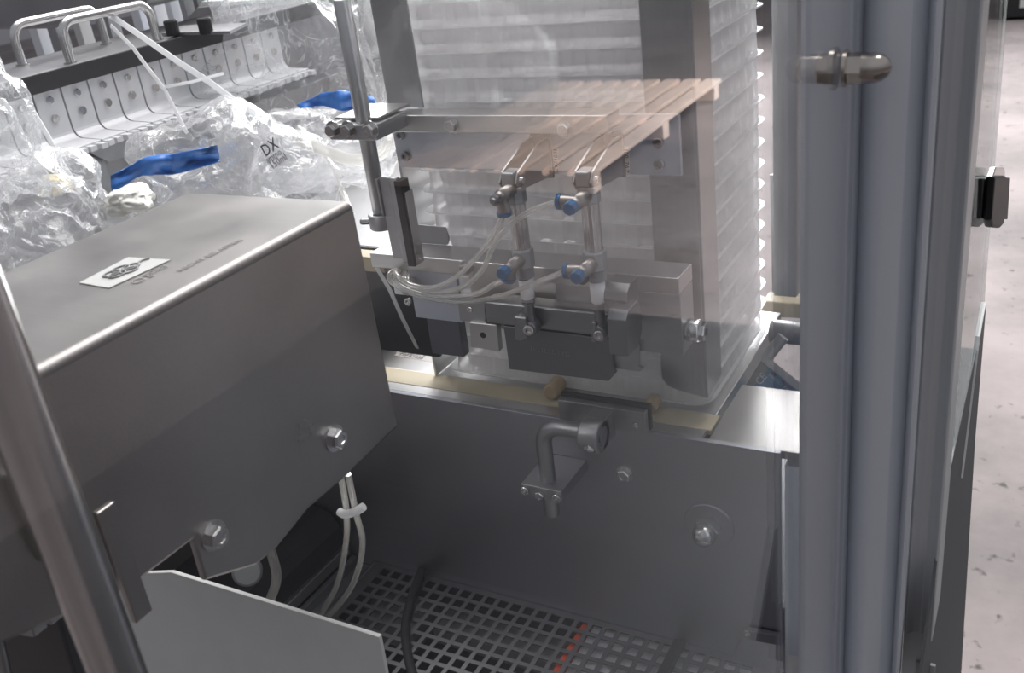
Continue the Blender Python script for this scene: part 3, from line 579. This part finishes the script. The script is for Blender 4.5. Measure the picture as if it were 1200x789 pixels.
# right door leaf
rd = thing('open_door', (-.036, .7, -1.0), 'narrow open door leaf with greenish pane right of the post', 'door')
zs = -.33
def XQ(px_, py_, X=-.052): return P(px_, py_, X=X)
b_ = MB(); c = [XQ(1158, 0), XQ(1177, 0), XQ(1151, 360), XQ(1127, 560), XQ(1116, 560), XQ(1118, 394)]
c[0] = c[0] + Vector((0, 0, .08)); c[1] = c[1] + Vector((0, 0, .08)); b_.prism(c, (.0015, 0, 0)); b_.build('door_pane', glass_m, rd)
b_ = MB(); b_.prism([XQ(1153, 357), XQ(1108, 560), XQ(1075, 800), XQ(1124, 800), XQ(1140, 520)], (.002, 0, 0)); b_.build('lower_sheet', plain('charcoal sheet', (.10, .10, .105), .5, .3), rd)
b_ = MB(); b_.strap([XQ(1154, 356, -.0495), XQ(1147, 395, -.0495), XQ(1127, 560, -.0495)], .004, .002, (1, 0, 0)); b_.build('white_edge_strip', white, rd, label='white edging strip')
b_ = MB(); e0 = XQ(1177.5, 0) + Vector((0, 0, .08)); b_.tube([e0, XQ(1151, 360)], .0011, 6, 1); b_.build('pane_edge', tie_m, rd)
lt = thing('door_latch', XQ(1160, 260), 'black plastic latch on the edge of the greenish door pane', 'latch')
def LQ(pts, X, t): return MB().prism([XQ(x, y, X) for x, y in pts], (t, 0, 0))
LQ([(1146, 209), (1180, 208), (1177, 257), (1144, 256)], -.0495, .003).build('latch_plate', black, lt, bevel=.0008)
LQ([(1155, 206), (1170, 206), (1168, 262), (1163, 267), (1153, 266), (1151, 258)], -.046, .006).build('latch_grip', black, lt, bevel=.002)
LQ([(1160, 196), (1171, 196), (1172, 207), (1156, 207)], -.046, .004).build('latch_tip', bright, lt, bevel=.001)

# things beyond the stack, right
b_ = MB(); b_.tube([P(912, 58, Y=1.15), P(914, 45, Y=1.15), P(922, 36, Y=1.15), P(938, 31, Y=1.15), P(958, 40, Y=1.15), P(962, 120, Y=1.15), P(962, 480, Y=1.15)], .004, 12, 6); b_.build('bent_pipe', bright, label='thin bent steel pipe above the grey tag behind the stack', cat='pipe')
gt = thing('hanging_tag', P(920, 68, Y=1.16), 'small grey printed tag with rounded corners right of the stack', 'tag')
b_ = MB(); b_.prism([P(x, y, Y=1.16) for x, y in ((905, 49), (925, 50), (929, 53), (930, 68), (927, 71), (905, 69))], (0, .002, 0)); b_.build('tag_plate', plain('grey tag', (.2, .2, .21), .5), gt)
for i, t_ in enumerate(('TK 542', 'T 0 50', 'A9A', 'KA')): lettering('tag_print', t_, .0042, P(914, 54.5 + 4.4 * i, Y=1.1595), (1, 0, -.05), (0, 0, 1), inkd, gt)
b_ = MB(); p0 = [P(914, 145, Y=1.2), P(918, 170, Y=1.2), P(930, 200, Y=1.2), P(938, 240, Y=1.2), P(942, 300, Y=1.2)]; b_.tube(p0, .0095, 14, 8)
for k in range(5): pass
b_.build('corrugated_hose', corrug, label='dark grey hose curving down right of the stack', cat='hose')
ep = MB(); ep.prism([P(x, y, Y=1.13) for x, y in ((902, 205), (922, 208), (936, 350), (905, 352))], (0, .004, 0)); eo = ep.build('end_plate', dull, label='grey upright end plate behind the right rear guide rail', cat='plate')
b_ = MB(); b_.bolt(P(918, 254, Y=1.13), (0, -1, 0), .006, .006); b_.build('hex_bolt', bright, eo)
b_ = MB(); b_.prism([P(x, y, Y=1.09) for x, y in ((893, 353), (950, 356), (950, 374), (893, 372))], (0, .03, 0)); b_.build('rear_seal_block', beige, label='beige seal block behind the lower right corner of the stack', cat='block', bevel=.002)
b_ = MB(); p = P(903, 388, Y=.98); b_.cyl(p, (1, .05, 0), .013, .12, 24, .001); b_.build('drive_shaft', dull, label='thick grey round shaft behind the corner shelf', cat='shaft')
la = thing('lever_arm', P(915, 425, Y=.93), 'angled pale metal lever above the blue label', 'lever')
b_ = MB(); b_.tube([P(918, 395, Y=.94), P(897, 421, Y=.93)], .0065, 14, 1); b_.build('round_arm', dull, la)
b_ = MB(); b_.strap([P(895, 420, Y=.925), P(935, 452, Y=.905), P(960, 472, Y=.90)], .0075, .004, (0, -1, .6)); b_.build('flat_arm', cast, la)
bb = thing('blue_label', P(905, 458, Y=.93), 'light blue printed label behind the corner shelf', 'label')
cc = [P(x, y, Y=.93) for x, y in ((883, 453), (902, 431), (940, 461), (938, 475), (885, 475))]
b_ = MB(); b_.prism(cc, (0, .001, 0)); b_.build('label_sheet', bluelab, bb)
pixplate([(906, 435), (911, 439), (908, 442), (903, 438)], .9285, .001).build('navy_mark', navy, bb); pixplate([(918, 445), (932, 456), (929, 459), (915, 448)], .9285, .001).build('navy_mark', navy, bb)
a = P(891, 452, Y=.929); lettering('ce_mark', 'CE', .012, a, P(897, 445, Y=.929) - a, (-.6, 0, .8), white, bb)
a = P(900, 440, Y=.929); lettering('label_print', 'HAND 3.2', .006, a, P(918, 455, Y=.929) - a, (.5, 0, .8), white, bb)

# ================================================================== REAR CONVEYOR MACHINE
rc = thing('rear_conveyor', (-1.15, .95, -1.6), 'rear conveyor with black-edged top and a row of grey angle plates, upper left', 'conveyor')
b_ = MB(); b_.box(-1.255, -1.0985, .45, 1.6, -.156, -.150); b_.build('top_sheet', darkst, rc, bevel=.001)
b_ = MB(); b_.box(-1.098, -1.092, .45, 1.6, -.172, -.150); b_.build('black_edge', blackpl, rc, bevel=.001)
b_ = MB(); b_.box(-1.25, -1.103, .45, 1.6, -.60, -.157); b_.build('conveyor_body', darkst, rc)
b_ = MB(); b_.box(-1.35, -1.15, .5, 1.55, -1.6, -.60); b_.build('pedestal', darkbase, rc)
ang0 = None
for k in range(15):
    y = .771 + .0412 * (k - 4)
    if ang0 is None:
        prf = [(-1.103, -.160), (-1.0995, -.160), (-1.0995, -.222)] + [(-1.0995 + .014 * (1 - math.cos(t)), -.222 - .014 * math.sin(t)) for t in [i * math.pi / 12 for i in range(1, 7)]] + [(-1.052, -.2375), (-1.052, -.2410), (-1.086, -.2400)] + [(-1.103 + .017 * (1 - math.cos(t)), -.222 - .0175 * math.sin(t)) for t in [math.pi / 2 - i * math.pi / 12 for i in range(1, 7)]]
        b_ = MB(); b_.prism([(x, y + .0012, z) for x, z in prf], (0, .0388, 0)); ang0 = b_.build('angle_plate', lplate, rc, bevel=.0005)
        b_ = MB(); b_.bolt((-1.0995, y + .021, -.1835), (1, 0, 0), .0048, .004, False); b_.build('hex_screw', bright, ang0)
        b_ = MB(); b_.lathe((-1.0995, y + .021, -.2065), (1, 0, 0), [(0, .0056), (.0022, .0056), (.003, .005)], 18); b_.box(-1.0966, -1.0962, y + .0200, y + .0220, -.2118, -.2012); b_.build('slotted_screw', bright, ang0)
        for q_ in range(3):
            b_ = MB(); yy = y + .002 + q_ * .0136; zz = -.2435; b_.box(-1.056, -1.043 + (.004 if q_ == 2 else 0), yy, yy + .0098, zz - .003, zz + .004); b_.build('comb_tooth', lplate, ang0, bevel=.0008)
        y00 = y
    else:
        c = copy_tree(ang0, rc); c.location = (0, y - y00, 0)
b_ = MB(); b_.prism([P(x, y, X=-1.075) for x, y in ((92, 172), (192, 143), (198, 166), (128, 190))], (-.004, 0, 0)); lp = b_.build('hanger_plate', cast, rc, bevel=.0006)
p = P(173, 163, X=-1.073); b_ = MB(); b_.lathe(p, (1, 0, 0), [(0, .0068), (.0015, .0068), (.002, .006)], 24); b_.box(p.x + .0018, p.x + .0024, p.y - .001, p.y + .001, p.z - .006, p.z + .006); b_.build('round_screw', bright, lp)
b_ = MB(); b_.prism([P(x, y, X=-1.09) for x, y in ((64, 172), (86, 170), (103, 225), (84, 232))], (-.01, 0, 0)); b_.build('grey_upright', plain('blue-grey upright', (.25, .27, .30), .5, .3), rc)
b_ = MB(); p = P(122, 215, X=-1.085); b_.box(p.x - .03, p.x, p.y - .012, p.y + .012, -.45, -.262); b_.build('square_post', cast, rc, bevel=.001)
b_ = MB(); b_.box(-1.10, -1.06, 1.0, 1.45, -.29, -.262); b_.build('dark_rail', darkst, rc, bevel=.002)
# bed in front of it
b_ = MB(); b_.box(-1.10, -.70, .50, 1.50, -.47, -.45); bed = b_.build('conveyor_bed', shelfm, rc, bevel=.002)

def handle(x, y0, y1, h, lb, zf=-.150, gr='U handles on the rear conveyor'):
    t_ = thing('pull_handle', (x, (y0 + y1) / 2, zf), lb, 'handle', gr); r = .0058; R_ = .020
    pts = [(x, y0, zf)] + [(x, y0 + R_ - R_ * math.cos(a), zf + h - R_ + R_ * math.sin(a)) for a in [i * math.pi / 12 for i in range(7)]] + [(x, y1 - R_ + R_ * math.sin(a), zf + h - R_ + R_ * math.cos(a)) for a in [i * math.pi / 12 for i in range(7)]] + [(x, y1, zf)]
    b = MB(); b.tube(pts, r, 16, 1); b.build('grip', bright, t_)
    for yy in (y0, y1): b = MB(); b.cyl((x, yy, zf), (0, 0, 1), .0085, .0015, 20); b.build('foot', bright, t_)
handle(-1.110, .846, .992, .050, 'polished U handle in front, on the black-edged rear conveyor')
handle(-1.205, .846, .985, .050, 'polished U handle further back, on the rear conveyor behind the first')
for px_, py_, lb in ((203, 27, 'black knob beside the front handle on the rear conveyor'), (242, 25, 'black knob on the strip below the grey channel')):
    p = P(px_, py_ + 12, Z=-.145); b_ = MB(); b_.lathe((p.x, p.y, -.148), (0, 0, 1), [(0, .0085), (.001, .0095), (.019, .0098), (.021, .0085)], 12, False); b_.build('clamp_knob', black, rc, label=lb)
b_ = MB(); c = [P(x, y, Z=-.149) for x, y in ((190, 42), (270, 40), (290, 30), (215, 33))]; b_.prism(c, (0, 0, .004)); b_.build('clamp_strip', dull, label='flat grey strip under the two black knobs', cat='strip')
b_ = MB(); Yc = 1.33; A_ = P(231, 9, Y=Yc); B_ = P(305, 8, Y=Yc); b_.box(A_.x, B_.x + .03, Yc, Yc + .004, A_.z - .028, A_.z); b_.box(A_.x, B_.x + .03, Yc, Yc + .10, A_.z - .030, A_.z - .026)
c = [P(x, y, Y=1.25) for x, y in ((196, 52), (204, 38), (231, 9), (232, 27), (206, 48))]; b_.prism(c, (0, .003, 0))
b_.build('grey_channel', lplate, label='open grey sheet channel at the top left behind the black knobs', cat='channel')
b_ = MB(); A_ = P(265, 31, Y=1.28); b_.box(A_.x, A_.x + .10, 1.28, 1.31, A_.z - .004, A_.z + .004); b_.build('white_bar', white, label='short white bar below the grey channel', cat='bar')
# structures further back
for a_, c_ in ((232, 263), (266, 292)): pixplate([(a_ + 4, 2), (c_ - 2, 1), (c_, 8), (a_, 9)], 1.36, .05).build('white_block', white, label='small white block standing in the grey channel, ' + ('left one' if a_ == 232 else 'right one'), cat='block')
bs = thing('rear_machine', (-1.75, 1.5, -1.6), 'rear machine frame of grey and silver uprights behind the handles', 'frame')
for x, w, mt in ((40, 15, alu), (62, 16, cast), (92, 12, alu2), (128, 9, cast), (165, 14, alu), (183, 16, lplate), (205, 9, alu), (222, 8, cast), (238, 7, darkst), (252, 9, lplate), (275, 8, darkst)):
    p = P(x, 40, Y=1.55); ww = w * .0019; b_ = MB(); b_.box(p.x - ww / 2, p.x + ww / 2, 1.55, 1.58, -1.6, .05); b_.build('upright', mt, bs, bevel=.001)
b_ = MB(); b_.box(-2.6, -1.2, 1.62, 1.66, -1.6, -.3); b_.build('rear_sheet', cast, bs)
b_ = MB(); p = P(0, 30, Y=1.1); q_ = P(165, 14, Y=1.1); b_.prism([P(-60, -60, Y=1.1), P(175, -60, Y=1.1), P(172, 6, Y=1.1), P(120, 16, Y=1.1), P(60, 34, Y=1.1), P(-60, 36, Y=1.1)], (0, .25, 0))
b_.build('overhead_housing', dull, label='grey steel housing overhanging the conveyor at the top left corner', cat='housing', bevel=.004)

# ================================================================== BAGS
def bag(name, c, rad, seed, lb, rough=.35, mat=None, up=0, grp='crumpled clear plastic bags'):
    bm = bmesh.new(); bmesh.ops.create_icosphere(bm, subdivisions=5, radius=1); b = MB(); vs = []
    for v in bm.verts:
        n_ = v.co.normalized(); s1 = noise.noise(n_ * 1.3 + Vector((seed, 0, 0))); q_ = n_ * 2.6 + Vector((0, seed, 0)) + noise.noise_vector(n_ * 2) * .6
        rd = 1 - abs(noise.noise(q_)) * 1.3; r2 = 1 - abs(noise.noise(q_ * 2.7)) * 1.2; r3 = 1 - abs(noise.noise(q_ * 6.5))
        k = .72 + rough * s1 * 1.2 + rough * (rd * .38 + r2 * .20 + r3 * .07)
        if up and n_.z > .2: k += up * (n_.z - .2) * (.6 + .4 * math.sin(8 * math.atan2(n_.y, n_.x) + seed))
        p = Vector((n_.x * rad[0], n_.y * rad[1], max(n_.z, -.55) * rad[2])) * k; vs.append(p + Vector(c))
    b.add(vs, [tuple(v.index for v in f.verts) for f in bm.faces], True); bm.free()
    return b.build(name, mat or bag_m, label=lb, cat='bag', group=grp)
zb_ = -.45
bag('plastic_bag', P(58, 272, Y=.60) , (.095, .07, .075), 3.1, 'shiny clear plastic bag at the left edge behind the cover box', .45)
bag('plastic_bag', P(-8, 178, Y=.60), (.05, .05, .085), 8.7, 'milky clear bag with raised corner at the far left edge', .45, up=.35)
c2 = P(262, 215, Y=.86); b2 = bag('plastic_bag', c2, (.135, .10, .095), 5.2, 'clear bag with dark printing in the middle behind the cover box', .4)
c3 = P(345, 82, Y=1.18); bag('plastic_bag', c3, (.145, .14, .24), 1.7, 'tall clear bag standing left of the upright rod', .5, up=.3)
bag('plastic_bag', P(352, 178, Y=1.05), (.12, .1, .07), 9.9, 'small clear bag low beside the upright rod, with hoses', .45)
bag('plastic_bag', P(415, 60, Y=1.6), (.20, .2, .34), 4.4, 'bright white packing bag behind the upright rod', .4, sheet_m, grp='white packing')
def sheet(name, pts, Y, mat, lb, cat, amp=.006):
    b = MB(); n_ = 14; tp, bt = pts; vs = []
    for j in range(n_ + 1):
        for i in range(n_ + 1):
            u_ = i / n_ * (len(tp) - 1); k = min(int(u_), len(tp) - 2); t_ = u_ - k; a = Vector(tp[k]).lerp(Vector(tp[k + 1]), t_); c = Vector(bt[k]).lerp(Vector(bt[k + 1]), t_); q_ = a.lerp(c, j / n_)
            d = noise.noise(Vector((q_.x / 14, q_.y / 14, Y * 9))) * amp * 2; vs.append(P(q_.x, q_.y, Y=Y + d))
    b.add(vs, [(j * (n_ + 1) + i, j * (n_ + 1) + i + 1, (j + 1) * (n_ + 1) + i + 1, (j + 1) * (n_ + 1) + i) for j in range(n_) for i in range(n_)], True)
    o = b.build(name, mat, label=lb, cat=cat); md = o.modifiers.new('t', 'SOLIDIFY'); md.thickness = .0015; return o
sheet('blue_film', ([(131, 205), (170, 185), (205, 180), (255, 170)], [(131, 228), (165, 205), (205, 205), (258, 190)]), .76, blue, 'bright blue crumpled film on the printed bag', 'film', .012)
sheet('blue_film', ([(348, 124), (375, 110), (400, 106), (438, 114)], [(352, 127), (378, 124), (405, 131), (440, 120)]), 1.0, blue, 'blue film strip behind the upright rod', 'film', .01)
for i, (tx, px_, py_, sz) in enumerate((('DX', 311, 184, .017), ('ammo', 314, 192, .010), ('150ml', 319, 199, .011))):
    a = P(px_, py_, Y=.742); lettering('printing', tx, sz, a, P(px_ + 10, py_ - 7, Y=.742) - a, (-.3, 0, 1), inkd, b2)
bag('glove', P(148, 236, Y=.66), (.030, .025, .016), 2.2, 'crumpled off-white glove on the rim behind the cover box', .5, plain('off-white rubber', (.66, .65, .6), .5), grp='loose packing scraps')
bag('plastic_scrap', P(66, 218, Y=.70), (.018, .02, .012), 6.2, 'small yellowish scrap between the left bag and the strap', .5, leaf, grp='loose packing scraps')
sheet('bright_backdrop_sheet', ([(372, -60), (420, -60), (500, -60)], [(392, 128), (430, 132), (500, 136)]), 1.42, sheet_m, 'white sheet added as bright background between the upright rod and the left guide rail', 'sheet', .02)  # added white sheet, stands in for the overexposed background behind the rod
# straps
def st_(pts, w, lb): b = MB(); b.strap([P(x, y, Y=Y) for x, y, Y in pts], w, .0012, (0, -1, .3)); b.build('nylon_strap', tie_m, label=lb, cat='strap')
st_([(128, 17, .93), (165, 42, .92), (205, 70, .91), (245, 96, .89), (275, 118, .87), (300, 134, .86)], .0075, 'long pale strap running from the handles down over the angle plates')
st_([(130, 30, .93), (155, 55, .90), (175, 82, .88), (193, 105, .86), (207, 132, .85), (219, 156, .84)], .005, 'thinner pale strap left of the long one over the angle plates')
st_([(193, 102, .86), (225, 96, .87), (262, 86, .88)], .0035, 'short pale tie crossing between the two straps')
st_([(40, 133, .70), (55, 158, .69), (75, 195, .68), (95, 226, .67)], .007, 'pale strap at the left in front of the angle plates')
b_ = MB(); b_.tube([P(x, y, Y=Y) for x, y, Y in ((350, 150, .95), (372, 168, .93), (388, 190, .92), (400, 220, .92), (412, 250, .90))], .0035, 10, 6); b_.build('grey_hose', hose_m, label='pale hose running down behind the cover box corner', cat='hose')
b_ = MB(); b_.tube([P(x, y, Y=Y) for x, y, Y in ((352, 165, .92), (385, 178, .90), (410, 187, .88), (440, 184, .86), (455, 165, .86), (455, 145, .88))], .007, 12, 6); b_.build('thick_hose', hose_m, label='thick clear hose curving behind the upright rod', cat='hose')

# ================================================================== HALL BEYOND
b_ = MB(); b_.box(.08, 2.4, -.8, 3.2, -1.6, -1.588); b_.build('added_dark_mat', blackmat, label='black rubber mat added out of view beside the machine to darken the reflection in the pane', cat='mat')  # added mat, out of view; its black keeps the pane's reflection dark
# pallet on the hall floor beside the machine (the pane mirrors it)
pa = thing('wooden_pallet', (2.6, 5.65, -1.6), 'weathered wooden pallet on the hall floor, mirrored in the clear pane', 'pallet')
bd = None
for k in range(9):
    x = 1.99 + k * .150
    if bd is None: b_ = MB(); b_.box(x - .054, x + .054, 4.55, 6.75, -1.485, -1.46); bd = b_.build('board', woodm, pa, bevel=.003); x00 = x
    else: c = bd.copy(); S.collection.objects.link(c); c.parent = pa; c.location = (x - x00, 0, 0)
for y in (4.6, 5.65, 6.65):
    b_ = MB(); b_.box(1.94, 3.25, y - .05, y + .05, -1.58, -1.4855); b_.build('bearer', woodm, pa)
bag('plastic_bag', (3.02, 5.05, -1.02), (.50, .42, .62), 7.3, 'large filled clear bag standing on the pallet, seen only as a reflection', .45)
# dark crate far off at the top right
p = P(1190, 24, Z=-1.6); cr = thing('dark_crate', (p.x, p.y + .3, -1.6), 'black crate with pale label on the hall floor, top right', 'crate')
b_ = MB(); b_.box(p.x - .16, p.x + .9, p.y, p.y + .6, -1.58, -1.1); b_.build('crate_body', black, cr, bevel=.01)
b_ = MB(); b_.box(p.x - .14, p.x - .06, p.y + .02, p.y + .1, -1.6, -1.58); b_.box(p.x + .7, p.x + .8, p.y + .02, p.y + .1, -1.6, -1.58); b_.build('crate_feet', black, cr)
b_ = MB(); b_.box(p.x + .02, p.x + .22, p.y - .004, p.y, -1.50, -1.36); b_.build('crate_label', paper, cr)
